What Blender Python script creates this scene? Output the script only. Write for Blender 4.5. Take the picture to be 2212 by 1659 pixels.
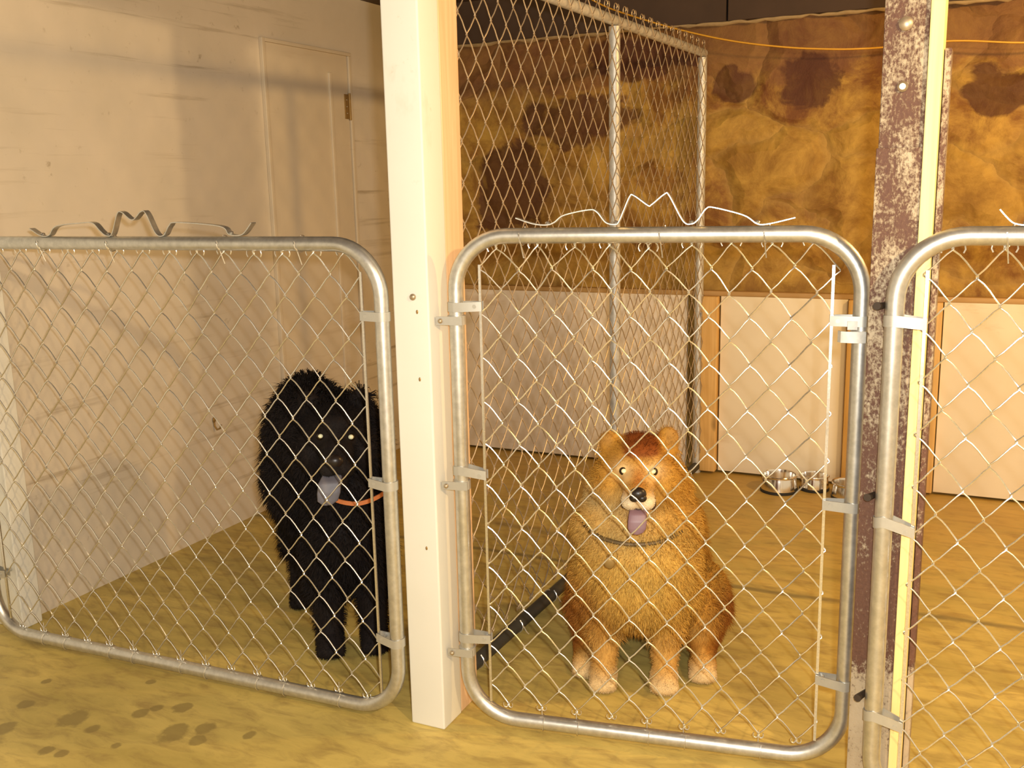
import bpy, bmesh, math, random
import numpy as np
from mathutils import Vector, Matrix, noise

for o in list(bpy.data.objects):
    bpy.data.objects.remove(o)
S = bpy.context.scene
COL = S.collection
PI = math.pi

# ------------------------------------------------------------------ camera, light, exposure
CAM_H = 1.35
cam_d = bpy.data.cameras.new('camera')
cam = bpy.data.objects.new('camera', cam_d)
COL.objects.link(cam)
CX, CY = 1106.0, 829.5
yv = np.array([2150 - CX, 372 - CY]); zv = np.array([1345 - CX, 11700 - CY])
FPX = math.sqrt(-(yv @ zv))
Yc = np.array([yv[0], yv[1], FPX]); Yc /= np.linalg.norm(Yc)
Zc = -np.array([zv[0], zv[1], FPX]); Zc /= np.linalg.norm(Zc)
Xc = np.cross(Yc, Zc)
Rw = np.array([Xc, Yc, Zc])                       # world from image axes (right, down, forward)
m = Matrix(((Rw[0][0], -Rw[0][1], -Rw[0][2], 0), (Rw[1][0], -Rw[1][1], -Rw[1][2], 0),
            (Rw[2][0], -Rw[2][1], -Rw[2][2], CAM_H), (0, 0, 0, 1)))
cam.matrix_world = m
cam_d.sensor_width = 36.0
cam_d.lens = FPX / 2212 * 36.0
cam_d.clip_start = 0.02
S.camera = cam

w = bpy.data.worlds.new('world'); S.world = w; w.use_nodes = True
bg = w.node_tree.nodes['Background']
bg.inputs[0].default_value = (1.0, 0.78, 0.50, 1); bg.inputs[1].default_value = 0.48

def light(name, kind, loc, energy, color, size=0.05, target=None):
    d = bpy.data.lights.new(name, kind); d.energy = energy; d.color = color
    if kind == 'AREA': d.size = size
    else: d.shadow_soft_size = size
    o = bpy.data.objects.new(name, d); o.location = loc; COL.objects.link(o)
    if target is not None:
        o.rotation_euler = (Vector(target) - Vector(loc)).to_track_quat('-Z', 'Y').to_euler()
    return o
# the bare warm bulb in the aisle and the camera's own flash just beside the lens
light('aisle_bulb', 'POINT', (1.15, 0.5, 2.05), 90, (1.0, 0.70, 0.36), 0.04)
light('pen_fill_light', 'POINT', (0.95, 3.15, 2.035), 54, (1.0, 0.60, 0.20), 0.05)  # unseen fill light, added to brighten the back of the pens
light('camera_flash', 'AREA', (0.05, 0.02, 1.41), 25, (1.0, 0.98, 0.93), 0.035, (-0.95, 2.6, 0.7))
light('second_bulb', 'POINT', (-0.3, -1.2, 2.0), 30, (1.0, 0.82, 0.58), 0.06)

S.view_settings.view_transform = 'Standard'
S.view_settings.look = 'None'
S.view_settings.gamma = 1.0
S.view_settings.use_curve_mapping = False
S.view_settings.exposure = 0.85

# ------------------------------------------------------------------ tagging
def tag(o, label=None, cat=None, group=None, kind=None):
    if label: o['label'] = label
    if cat: o['category'] = cat
    if group: o['group'] = group
    if kind: o['kind'] = kind
    return o

def thing(name, label, cat, loc=(0, 0, 0), group=None):
    o = bpy.data.objects.new(name, None); o.location = loc; o.empty_display_size = .05
    COL.objects.link(o)
    return tag(o, label, cat, group)

# ------------------------------------------------------------------ mesh builder (world coordinates)
class MB:
    def __init__(s): s.v = []; s.f = []
    def add(s, vs, fs):
        b = len(s.v); s.v += [tuple(v) for v in vs]; s.f += [tuple(b + i for i in f) for f in fs]; return s
    def box(s, x0, x1, y0, y1, z0, z1, bev=0.0):
        if bev <= 0:
            v = [(x, y, z) for x in (x0, x1) for y in (y0, y1) for z in (z0, z1)]
            return s.add(v, [(0, 1, 3, 2), (4, 6, 7, 5), (0, 4, 5, 1), (2, 3, 7, 6), (0, 2, 6, 4), (1, 5, 7, 3)])
        bm = bmesh.new(); bmesh.ops.create_cube(bm, size=1.0)
        for v in bm.verts:
            v.co = Vector(((x0 + x1) / 2 + v.co.x * (x1 - x0), (y0 + y1) / 2 + v.co.y * (y1 - y0), (z0 + z1) / 2 + v.co.z * (z1 - z0)))
        bmesh.ops.bevel(bm, geom=bm.edges[:], offset=bev, segments=3, affect='EDGES', profile=.6)
        bm.verts.index_update()
        s.add([v.co[:] for v in bm.verts], [[v.index for v in f.verts] for f in bm.faces]); bm.free(); return s
    def tube(s, pts, r, n=6, closed=False, caps=True, prof=None):
        P = [Vector(p) for p in pts]; N = len(P)
        if N < 2: return s
        T = []
        for i in range(N):
            a = P[(i - 1) % N] if (closed or i > 0) else P[i]
            b = P[(i + 1) % N] if (closed or i < N - 1) else P[i]
            T.append((b - a).normalized())
        up = Vector((0, 0, 1)) if abs(T[0].z) < .9 else Vector((1, 0, 0))
        nrm = (up - T[0] * up.dot(T[0])).normalized()
        base = len(s.v)
        for i in range(N):
            if i > 0:
                nrm = (nrm - T[i] * nrm.dot(T[i]))
                if nrm.length < 1e-6: nrm = T[i].orthogonal()
                nrm.normalize()
            bi = T[i].cross(nrm)
            rr = r[i] if isinstance(r, (list, tuple)) else r
            for k in range(n):
                a = 2 * PI * k / n
                s.v.append(tuple(P[i] + (nrm * math.cos(a) + bi * math.sin(a)) * rr))
        L = N if closed else N - 1
        for i in range(L):
            for k in range(n):
                a = base + i * n + k; b = base + i * n + (k + 1) % n
                j = (i + 1) % N
                s.f.append((a, b, base + j * n + (k + 1) % n, base + j * n + k))
        if caps and not closed:
            s.f.append(tuple(base + k for k in range(n))[::-1]); s.f.append(tuple(base + (N - 1) * n + k for k in range(n)))
        return s
    def ribbon(s, pts, wdir, width, th):
        """flat bar of given width along wdir, thickness th, swept along pts"""
        P = [Vector(p) for p in pts]; N = len(P); W = Vector(wdir).normalized(); base = len(s.v)
        for i in range(N):
            t = (P[min(i + 1, N - 1)] - P[max(i - 1, 0)]).normalized(); nn = t.cross(W).normalized()
            for a, b in ((-1, -1), (1, -1), (1, 1), (-1, 1)):
                s.v.append(tuple(P[i] + W * a * width / 2 + nn * b * th / 2))
        for i in range(N - 1):
            for k in range(4):
                s.f.append((base + i * 4 + k, base + i * 4 + (k + 1) % 4, base + (i + 1) * 4 + (k + 1) % 4, base + (i + 1) * 4 + k))
        s.f.append((base, base + 3, base + 2, base + 1)); e = base + (N - 1) * 4; s.f.append((e, e + 1, e + 2, e + 3))
        return s
    def lathe(s, prof, c, n=32):
        base = len(s.v); c = Vector(c)
        for (r, z) in prof:
            for k in range(n):
                a = 2 * PI * k / n; s.v.append((c.x + r * math.cos(a), c.y + r * math.sin(a), c.z + z))
        for i in range(len(prof) - 1):
            for k in range(n):
                s.f.append((base + i * n + k, base + i * n + (k + 1) % n, base + (i + 1) * n + (k + 1) % n, base + (i + 1) * n + k))
        return s
    def ball(s, c, r, seg=16, rings=10, M=None):
        if not isinstance(r, (tuple, list)): r = (r, r, r)
        vs = []; fs = []
        M = M or Matrix.Identity(3); c = Vector(c)
        for i in range(1, rings):
            th = PI * i / rings
            for k in range(seg):
                a = 2 * PI * k / seg
                vs.append(c + M @ Vector((r[0] * math.sin(th) * math.cos(a), r[1] * math.sin(th) * math.sin(a), r[2] * math.cos(th))))
        t = len(vs); vs.append(c + M @ Vector((0, 0, r[2]))); vs.append(c + M @ Vector((0, 0, -r[2])))
        for k in range(seg):
            fs.append((t, k, (k + 1) % seg))
            fs.append((t + 1, (rings - 2) * seg + (k + 1) % seg, (rings - 2) * seg + k))
        for i in range(rings - 2):
            for k in range(seg):
                fs.append((i * seg + k, (i + 1) * seg + k, (i + 1) * seg + (k + 1) % seg, i * seg + (k + 1) % seg))
        return s.add(vs, fs)
    def build(s, name, mat, parent=None, smooth=True, angle=40):
        me = bpy.data.meshes.new(name)
        v = s.v
        if parent is not None:
            L = parent_world(parent); v = [(p[0] - L[0], p[1] - L[1], p[2] - L[2]) for p in v]
        me.from_pydata(v, [], s.f); me.update()
        bm = bmesh.new(); bm.from_mesh(me); bmesh.ops.recalc_face_normals(bm, faces=bm.faces); bm.to_mesh(me); bm.free()
        if smooth:
            me.shade_smooth() if hasattr(me, 'shade_smooth') else None
            try: me.set_sharp_from_angle(angle=math.radians(angle))
            except Exception: pass
        me.materials.append(mat)
        o = bpy.data.objects.new(name, me); COL.objects.link(o)
        if parent is not None: o.parent = parent
        return o

def parent_world(p):
    x = Vector((0, 0, 0))
    while p is not None:
        x += p.location; p = p.parent
    return x

# ------------------------------------------------------------------ materials
class NT:
    def __init__(s, name):
        s.m = bpy.data.materials.new(name); s.m.use_nodes = True; s.t = s.m.node_tree
        s.b = s.t.nodes['Principled BSDF']; s.co = s.n('ShaderNodeTexCoord').outputs['Object']
    def n(s, typ, **kw):
        nd = s.t.nodes.new(typ)
        for k, v in kw.items(): setattr(nd, k, v)
        return nd
    def l(s, a, b): s.t.links.new(a, b)
    def map(s, scale=(1, 1, 1), loc=(0, 0, 0), src=None):
        mp = s.n('ShaderNodeMapping'); mp.inputs['Scale'].default_value = scale; mp.inputs['Location'].default_value = loc
        s.l(src or s.co, mp.inputs[0]); return mp.outputs[0]
    def noise(s, sc, det=4, rough=.55, src=None, dist=0):
        nn = s.n('ShaderNodeTexNoise'); nn.inputs['Scale'].default_value = sc; nn.inputs['Detail'].default_value = det
        nn.inputs['Roughness'].default_value = rough; nn.inputs['Distortion'].default_value = dist
        s.l(src or s.co, nn.inputs['Vector']); return nn.outputs['Fac']
    def ramp(s, fac, stops, interp='LINEAR'):
        r = s.n('ShaderNodeValToRGB'); r.color_ramp.interpolation = interp
        e = r.color_ramp.elements
        while len(e) < len(stops): e.new(.5)
        for i, (p, c) in enumerate(stops):
            e[i].position = p; e[i].color = (c[0], c[1], c[2], 1) if isinstance(c, (tuple, list)) else (c, c, c, 1)
        s.l(fac, r.inputs[0]); return r.outputs[0]
    def mix(s, fac, a, b, mode='MIX'):
        x = s.n('ShaderNodeMix', data_type='RGBA', blend_type=mode)
        for sock, val in ((x.inputs[0], fac), (x.inputs[6], a), (x.inputs[7], b)):
            if hasattr(val, 'links'): s.l(val, sock)
            elif isinstance(val, (tuple, list)): sock.default_value = (val[0], val[1], val[2], 1)
            else: sock.default_value = val
        return x.outputs[2]
    def math(s, op, a, b=None, clamp=False):
        x = s.n('ShaderNodeMath', operation=op, use_clamp=clamp)
        for i, val in enumerate((a, b)):
            if val is None: continue
            if hasattr(val, 'links'): s.l(val, x.inputs[i])
            else: x.inputs[i].default_value = val
        return x.outputs[0]
    def bump(s, h, st=.3, d=.01):
        b = s.n('ShaderNodeBump'); b.inputs['Strength'].default_value = st; b.inputs['Distance'].default_value = d
        s.l(h, b.inputs['Height']); s.l(b.outputs[0], s.b.inputs['Normal'])
    def out(s, col=None, rough=.6, metal=0, spec=None):
        if col is not None:
            if hasattr(col, 'links'): s.l(col, s.b.inputs['Base Color'])
            else: s.b.inputs['Base Color'].default_value = (*col, 1)
        if hasattr(rough, 'links'): s.l(rough, s.b.inputs['Roughness'])
        else: s.b.inputs['Roughness'].default_value = rough
        s.b.inputs['Metallic'].default_value = metal
        if spec is not None: s.b.inputs['Specular IOR Level'].default_value = spec
        return s.m

def m_galv(name, col=(.62, .61, .56), rough=.38, metal=.85, sc=60):
    t = NT(name); n1 = t.noise(sc, 3, .6); n2 = t.noise(7, 2, .5)
    c = t.mix(t.ramp(n1, [(.35, 0.0), (.7, 1.0)]), [x * .86 for x in col], [min(1, x * 1.08) for x in col])
    r = t.math('ADD', t.math('MULTIPLY', n2, .25), rough - .12)
    t.bump(n1, .12, .001)
    return t.out(c, r, metal)

def m_plain(name, col, rough=.6, metal=0, var=.12, sc=20):
    t = NT(name); n1 = t.noise(sc, 4, .6)
    return t.out(t.mix(n1, [x * (1 - var) for x in col], [min(1, x * (1 + var)) for x in col]), rough, metal)

def m_paint(name, a, b, dirt, streak=(1, 1, 1), dirt_amt=.6):
    """old painted board: two paint tones, horizontal scuffs and specks of dirt"""
    t = NT(name)
    base = t.mix(t.ramp(t.noise(2.2, 4, .6), [(.3, 0.0), (.7, 1.0)]), a, b)
    sc = t.noise(3.0, 6, .65, src=t.map(streak))
    scm = t.ramp(sc, [(.57, 0.0), (.70, 1.0)])
    sp = t.ramp(t.noise(22, 5, .7), [(.62, 0.0), (.72, 1.0)])
    big = t.ramp(t.noise(1.4, 3, .5, src=t.map(loc=(3, 5, 1))), [(.42, 0.0), (.62, 1.0)])
    msk = t.math('MULTIPLY', t.math('MAXIMUM', scm, t.math('MULTIPLY', sp, .8)), t.math('MULTIPLY', big, dirt_amt))
    t.bump(t.noise(40, 3, .6), .15, .002)
    return t.out(t.mix(msk, base, dirt), .62)

def m_wood(name, a, b, axis='z', sc=1.0, rough=.6, knots=True):
    t = NT(name)
    k = {'x': (1.0, 22, 22), 'y': (22, 1.0, 22), 'z': (22, 22, 1.0)}[axis]
    mp = t.map(tuple(x * sc for x in k))
    n1 = t.noise(1.6, 5, .6, src=mp, dist=1.2)
    c = t.mix(t.ramp(n1, [(.3, 0.0), (.7, 1.0)]), a, b)
    if knots:
        kn = t.ramp(t.noise(5.5, 1, .4, src=t.map(tuple(1 if x == 1.0 else 1.6 for x in k), loc=(2, 1, 7))), [(.70, 0.0), (.78, 1.0)])
        c = t.mix(kn, c, [x * .55 for x in a])
    t.bump(n1, .15, .002)
    return t.out(c, rough)

def build_floor_material():
    t = NT('floor_concrete')
    mp = t.map((1, 2.6, 1))
    n1 = t.noise(2.2, 6, .62, src=mp, dist=.8)
    n2 = t.noise(9, 5, .65, src=mp, dist=.5)
    base = t.mix(t.ramp(n1, [(.3, 0.0), (.7, 1.0)]), (.45, .345, .088), (.69, .53, .152))
    base = t.mix(t.math('MULTIPLY', t.ramp(n2, [(.46, 0.0), (.68, 1.0)]), .65), base, (.30, .20, .06))
    # damp spots in the aisle in front of the left gate
    sep = t.n('ShaderNodeSeparateXYZ'); t.l(t.co, sep.inputs[0])
    ns = t.noise(24, 3, .6)
    spots = None
    for (sx, sy, sr) in [(-2.273, 1.684, 0.8), (-2.091, 1.684, 1.5), (-2.217, 1.571, 1.1), (-1.794, 1.734, 1.4), (-1.713, 1.726, 0.8), (-1.946, 1.771, 0.8), (-2.029, 1.541, 0.7), (-1.982, 1.548, 0.6), (-1.867, 1.835, 0.9), (-1.929, 1.809, 0.6), (-2.003, 1.662, 0.7), (-1.734, 1.781, 0.9), (-2.05, 1.912, 0.5), (-1.887, 1.629, 0.5), (-1.608, 1.799, 0.6), (-2.329, 1.798, 0.5)]:
        dx = t.math('DIVIDE', t.math('SUBTRACT', sep.outputs[0], sx), .030 * sr)
        dy = t.math('DIVIDE', t.math('SUBTRACT', sep.outputs[1], sy), .034 * sr)
        dd = t.math('ADD', t.math('ADD', t.math('MULTIPLY', dx, dx), t.math('MULTIPLY', dy, dy)), t.math('MULTIPLY', t.math('SUBTRACT', ns, .5), 2.0))
        kk = t.ramp(dd, [(.55, 1.0), (1.0, 0.0)])
        spots = kk if spots is None else t.math('MAXIMUM', spots, kk)
    base = t.mix(t.math('MULTIPLY', spots, .75), base, (.26, .19, .055))
    # the expansion joint across the middle pens
    ln = t.math('ABSOLUTE', t.math('SUBTRACT', sep.outputs[1], t.math('ADD', 3.165, t.math('MULTIPLY', n1, .06))))
    jm = t.ramp(ln, [(.006, 1.0), (.022, 0.0)])
    base = t.mix(t.math('MULTIPLY', jm, .7), base, (.16, .13, .055))
    # brown wet-looking dirt along the back
    bk = t.ramp(t.math('ADD', t.math('MULTIPLY', t.math('SUBTRACT', sep.outputs[1], 2.9), .45), t.math('MULTIPLY', t.math('SUBTRACT', n1, .5), .9)), [(.15, 0.0), (.7, 1.0)])
    base = t.mix(t.math('MULTIPLY', bk, .55), base, (.50, .28, .055))
    t.bump(n2, .25, .004)
    return t.out(base, .55)

def build_stone_material():
    t = NT('fieldstone_wall')
    nn = t.n('ShaderNodeTexNoise'); nn.inputs['Scale'].default_value = 2.6; nn.inputs['Detail'].default_value = 4
    t.l(t.co, nn.inputs['Vector'])
    scv = t.n('ShaderNodeVectorMath', operation='SCALE'); scv.inputs['Scale'].default_value = .42
    t.l(nn.outputs['Color'], scv.inputs[0])
    wp = t.n('ShaderNodeVectorMath', operation='ADD'); t.l(t.co, wp.inputs[0]); t.l(scv.outputs[0], wp.inputs[1])
    src = t.map((1.0, .01, 1.5), src=wp.outputs[0])
    v = t.n('ShaderNodeTexVoronoi'); v.inputs['Scale'].default_value = 2.2; t.l(src, v.inputs['Vector'])
    ve = t.n('ShaderNodeTexVoronoi', feature='DISTANCE_TO_EDGE'); ve.inputs['Scale'].default_value = 2.2; t.l(src, ve.inputs['Vector'])
    sepc = t.n('ShaderNodeSeparateColor'); t.l(v.outputs['Color'], sepc.inputs[0])
    stone = t.ramp(sepc.outputs[0], [(0, (.30, .14, .015)), (.3, (.40, .22, .028)), (.55, (.24, .09, .012)), (.8, (.42, .25, .04)), (1, (.20, .065, .012))])
    n2 = t.noise(6, 7, .68, dist=.35)
    stone = t.mix(t.ramp(n2, [(.42, 0.0), (.66, 1.0)]), stone, (.50, .31, .06), 'MIX')
    stone = t.mix(.45, stone, t.ramp(n2, [(.36, (.11, .045, .008)), (.62, (.50, .30, .055))]))
    edge = t.ramp(ve.outputs['Distance'], [(.0, 1.0), (.07, 0.0)])
    stone = t.mix(t.math('MULTIPLY', edge, .45), stone, (.40, .25, .07))
    # the dark red stones that stand out
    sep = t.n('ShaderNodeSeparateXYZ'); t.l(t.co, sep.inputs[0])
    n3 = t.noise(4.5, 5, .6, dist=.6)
    # darker red-brown blended in above a wavering height
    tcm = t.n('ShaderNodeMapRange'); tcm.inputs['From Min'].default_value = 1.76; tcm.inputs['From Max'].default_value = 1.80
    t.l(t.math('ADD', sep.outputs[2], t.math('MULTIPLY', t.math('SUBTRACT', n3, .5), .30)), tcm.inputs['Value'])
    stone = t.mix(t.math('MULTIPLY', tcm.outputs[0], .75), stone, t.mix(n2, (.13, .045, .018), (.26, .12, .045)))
    for (cx_, cz_, rx, rz) in ((-.745, 1.745, .155, .125), (-1.06, 1.74, .11, .085), (-.02, 1.67, .13, .10), (-1.80, 1.64, .30, .13),
                               (-2.15, 1.30, .20, .26), (-1.5, 1.9, .3, .1)):
        dx = t.math('DIVIDE', t.math('SUBTRACT', sep.outputs[0], cx_), rx)
        dz = t.math('DIVIDE', t.math('SUBTRACT', sep.outputs[2], cz_), rz)
        d = t.math('ADD', t.math('ADD', t.math('MULTIPLY', dx, dx), t.math('MULTIPLY', dz, dz)), t.math('MULTIPLY', t.math('SUBTRACT', n3, .5), 3.4))
        k = t.ramp(d, [(.72, 1.0), (1.0, 0.0)])
        stone = t.mix(t.math('MULTIPLY', k, .82), stone, t.mix(n2, (.045, .010, .004), (.10, .025, .008)))
    h = t.math('ADD', t.ramp(ve.outputs['Distance'], [(0, 0.0), (.15, 1.0)]), t.math('MULTIPLY', n2, .6))
    t.bump(h, .6, .03)
    return t.out(stone, .75)

def build_rust_material():
    t = NT('rusty_painted_steel')
    sep = t.n('ShaderNodeSeparateXYZ'); t.l(t.co, sep.inputs[0])
    n1 = t.noise(150, 4, .7, src=t.map((1, 1, .7))); n2 = t.noise(9, 4, .6, src=t.map((2.5, 2.5, 1))); n3 = t.noise(30, 3, .6)
    # a bare rusty strip on the left edge, grainy flaking paint on the rest, solid paint near the floor
    xx = t.ramp(t.math('ADD', t.math('ADD', sep.outputs[0], .21), t.math('MULTIPLY', t.math('SUBTRACT', n3, .5), .02)), [(.002, .50), (.008, .33), (.026, .35), (.038, .54), (.08, .51)])
    zz = t.ramp(sep.outputs[2], [(.0, .66), (.30, .60), (.36, .40), (.80, .44), (.95, .53), (1.0, .5)])
    k = t.math('ADD', t.math('ADD', t.math('MULTIPLY', n1, .55), t.math('MULTIPLY', n2, .45)), t.math('SUBTRACT', t.math('ADD', xx, zz), 1.0))
    paint = t.ramp(k, [(.47, 0.0), (.58, 1.0)])
    rust = t.mix(n1, (.055, .020, .014), (.20, .095, .055))
    col = t.mix(paint, rust, t.mix(n2, (.34, .25, .15), (.56, .47, .33)))
    t.bump(t.math('ADD', paint, n1), .5, .003)
    return t.out(col, .7)

M = dict(
    galv=m_galv('galvanised_tube'),
    galv_dull=m_galv('dull_galvanised_tube', (.66, .64, .57), .5, .45),
    wire=m_galv('galvanised_wire', (.78, .76, .70), .30, .9, 200),
    wire_old=m_galv('old_fence_wire', (.62, .50, .35), .42, .7, 200),
    band=m_plain('tension_band_steel', (.50, .49, .44), .42, .55, .08, 90),
    rail_dark=m_plain('shaded_bottom_rail', (.07, .065, .05), .6, .3),  # shadow along the fence foot is put into this dark colour
    postpaint=m_paint('white_painted_post', (.70, .69, .61), (.75, .74, .66), (.40, .33, .18), (1, 1, .5), .5),
    wall=m_paint('left_wall_paint', (.60, .535, .425), (.70, .62, .50), (.28, .21, .12), (1, .35, 9), .75),
    door=m_paint('door_paint', (.58, .50, .375), (.65, .56, .42), (.35, .24, .12), (1, .5, 6), .4),
    panel=m_paint('back_panel_paint', (.82, .72, .52), (.88, .79, .60), (.55, .36, .16), (1, 1, 4), .5),
    panel_l=m_paint('left_pen_panel_paint', (.76, .66, .52), (.84, .74, .60), (.50, .33, .18), (1, 1, 4), .5),
    stud=m_wood('orange_stud_wood', (.62, .36, .10), (.78, .50, .18), 'z'),
    board=m_wood('new_yellow_pine', (.88, .68, .26), (.95, .80, .40), 'z', .8),
    peach=m_wood('peach_stud_wood', (.66, .42, .22), (.80, .56, .34), 'z'),
    ledger=m_wood('ledger_wood', (.40, .24, .08), (.55, .34, .13), 'x'),
    ceiling=m_wood('dark_ceiling_boards', (.045, .025, .015), (.09, .05, .03), 'x'),
    beamwood=m_wood('header_beam_wood', (.55, .46, .32), (.66, .56, .40), 'x'),
    fascia=m_plain('dark_concrete_beam', (.075, .045, .028), .8, 0, .35, 4),
    mortar=m_plain('rough_mortar_edge', (.42, .30, .15), .85, 0, .3, 25),
    steel=m_plain('polished_steel', (.80, .76, .70), .16, 1.0, .03),
    rubber=m_plain('black_rubber', (.02, .02, .018), .6),
    cord=m_plain('yellow_cord', (.80, .42, .03), .5),
    brass=m_plain('old_brass_hinge', (.34, .22, .08), .5, .6, .3, 60),
    bolt=m_plain('bolt_steel', (.45, .36, .24), .4, .7, .3, 80),
    white=m_plain('white_plastic', (.85, .82, .75), .5),
    darkiron=m_plain('dark_iron', (.05, .035, .025), .6, .4),
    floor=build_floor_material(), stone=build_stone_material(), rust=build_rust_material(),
)

# ------------------------------------------------------------------ the setting
YB = 4.55; XL = -2.73; CEIL = 2.20
def grid_wall(name, mat, x0, x1, z0, z1, y, nx, nz, amp, seed=0):
    """back wall face with real relief"""
    mb = MB()
    for i in range(nx + 1):
        for j in range(nz + 1):
            x = x0 + (x1 - x0) * i / nx; z = z0 + (z1 - z0) * j / nz
            h = noise.fractal(Vector((x * 1.7, seed, z * 2.4)), 1.0, 2.0, 4) * amp
            mb.v.append((x, y + h, z))
    for i in range(nx):
        for j in range(nz):
            a = i * (nz + 1) + j; mb.f.append((a, a + 1, a + nz + 2, a + nz + 1))
    b = len(mb.v); mb.box(x0, x1, y + .1, y + .3, z0, z1)
    return mb.build(name, mat, angle=180)

tag(MB().box(-3.2, 2.4, -2.0, 4.8, -.1, 0).build('floor', M['floor']), kind='structure')
tag(MB().box(-3.2, 2.4, -2.0, 4.8, CEIL, CEIL + .08).build('ceiling', M['ceiling']), kind='structure')
tag(MB().box(XL - .12, XL, 2.06, YB + .05, 0, CEIL).build('wall_left', M['wall'], smooth=False), kind='structure')
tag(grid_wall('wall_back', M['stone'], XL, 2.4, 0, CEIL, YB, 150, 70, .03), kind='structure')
# dark concrete beam over the stone with a crumbling mortar edge
mb = MB().box(XL, -1.085, YB - .06, YB + .1, 2.01, CEIL).box(-1.075, 2.4, YB - .06, YB + .1, 2.01, CEIL)
tag(mb.build('trim_1', M['fascia'], smooth=False), kind='structure')
random.seed(4)
pts = [(x, YB - .045, 2.004 + random.uniform(-.004, .006)) for x in np.linspace(XL, 2.4, 140)]
tag(MB().tube(pts, [random.uniform(.004, .011) for _ in pts], 6).build('trim_2', M['mortar']), kind='structure')
# wooden ledger on top of the panels
tag(MB().box(XL, 2.4, YB - .05, YB - .005, .828, .85, .003).build('trim_3', M['ledger']), kind='structure')

# door in the left wall: flush painted slab with raised edge mouldings
d = MB().box(XL - .005, XL + .008, 3.44, 4.035, 0, 1.935, .002).build('door_1', M['door']); tag(d, kind='structure')
e = MB().box(XL, XL + .018, 3.425, 3.445, 0, 1.95, .003).box(XL, XL + .018, 3.445, 4.06, 1.935, 1.95, .003).box(XL, XL + .016, 4.04, 4.06, 0, 1.935, .003)
e.build('door_frame', M['door'], d)
MB().box(XL + .006, XL + .018, 3.88, 3.90, 0, 1.85, .003).build('door_moulding', M['door'], d)
h = MB().box(XL + .007, XL + .013, 4.0, 4.035, 1.655, 1.765, .001).tube([(XL + .016, 4.033, 1.65), (XL + .016, 4.033, 1.77)], .006, 8).build('hinge', M['brass'], d)
MB().ball((XL + .014, 4.012, 1.74), .004, 8, 6).ball((XL + .014, 4.012, 1.71), .004, 8, 6).ball((XL + .014, 4.012, 1.68), .004, 8, 6).build('screw', M['bolt'], h)

# panels on the back wall, each a sheet that could be taken down
def wall_panel(x0, x1, z1, mat, label, th=.022):
    o = MB().box(x0, x1, YB - .028 - th, YB - .028, .012, z1, .003).build('wall_panel', mat)
    return tag(o, label, 'panel')
wall_panel(-2.70, -1.24, .828, M['panel_l'], 'pale wall panel on the back of the left pen, seen through the divider fence')
wall_panel(-1.085, -.535, .828, M['panel'], 'broad cream panel on the back of the middle pen, right of the orange stud')
wall_panel(-.50, -.40, .828, M['panel'], 'narrow cream panel behind the steel food bowls')
wall_panel(-.365, -.215, .828, M['panel'], 'narrow cream panel behind the rusty steel post')
wall_panel(-.155, 2.3, .828, M['panel'], 'long cream panel on the back of the right pen')
def stud(x0, x1, label, z1=.828, dep=.075):
    o = MB().box(x0, x1, YB - dep, YB - .028, .012, z1, .004).build('wall_stud', M['stud'])
    return tag(o, label, 'stud')
stud(-1.165, -1.092, 'orange wooden stud on the back wall beside the end post of the fence', dep=.085)
stud(-.531, -.504, 'thin orange batten between the broad and the narrow cream panel')
stud(-.396, -.369, 'thin orange batten between the two narrow cream panels')
stud(-.211, -.159, 'orange wooden stud on the back wall behind the rusty post')

# ------------------------------------------------------------------ posts and header
p = thing('wooden_post', 'white painted square gate post between the left and the middle gate', 'post', (-1.213, 2.06, 0))
MB().box(-1.262, -1.166, 2.012, 2.105, 0, 1.975, .005).build('post_shaft', M['postpaint'], p)
mb = MB(); c = Vector((-1.205, 2.008, 1.095)); mb.ball(c, (.008, .006, .008), 12, 8)
mb.build('bolt', M['bolt'], p)
for z in (.90, 1.06, .48):
    MB().ball((-1.207 + (z * 7 % .01), 2.0115, z), (.003, .002, .005), 8, 6).build('nail_head', M['brass'], p)

p = tag(MB().box(-2.80, -2.682, 2.012, 2.085, 0, 1.975, .004).build('wooden_post', M['postpaint']),
        'pale painted post at the front end of the left wall, where the left gate hangs', 'post')
tag(MB().box(-2.85, 1.6, 2.02, 2.11, 1.975, 2.12, .004).build('header_beam', M['beamwood']),
    'painted wooden header beam resting on the gate posts', 'beam')
tag(MB().box(-1.228, -1.168, 2.108, 2.20, 0, 1.97, .004).build('wooden_stud', M['peach']),
    'peach coloured board standing behind the white post at the front of the fence', 'board')

# rusty steel column: channel section with bolts
p = thing('steel_post', 'rusty steel post with flaking white paint between the middle and the right gate', 'post', (-.165, 2.14, 0))
PX0, PX1 = -.207, -.127
mb = MB().box(PX0, PX1, 2.10, 2.112, 0, 1.975, .003).box(PX0, PX1, 2.18, 2.192, 0, 1.975, .003).box(-.175, -.163, 2.11, 2.182, 0, 1.975)
mb.box(PX0 + .001, PX0 + .010, 2.1115, 2.15, 0, 1.974)
mb.build('post_shaft', M['rust'], p)
MB().box(PX0 - .003, PX1 + .0005, 2.094, 2.0995, 0, 1.40, .002).build('cover_plate', M['rust'], p)
for z, s_ in ((1.625, 1.3), (1.512, 1.0)):
    b = MB().lathe([(.0, -.0), (.010 * s_, 0), (.010 * s_, .006), (.006 * s_, .010), (0, .010)], (0, 0, 0), 12)
    b.v = [(-.168 + v[0], 2.10 - v[2], z + v[1]) for v in b.v]
    b.build('bolt', M['bolt'], p)
tag(MB().box(-.126, -.101, 2.088, 2.178, 0, 1.975, .002).build('pine_board', M['board']),
    'bright yellow pine board standing against the rusty steel post', 'board')
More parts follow.
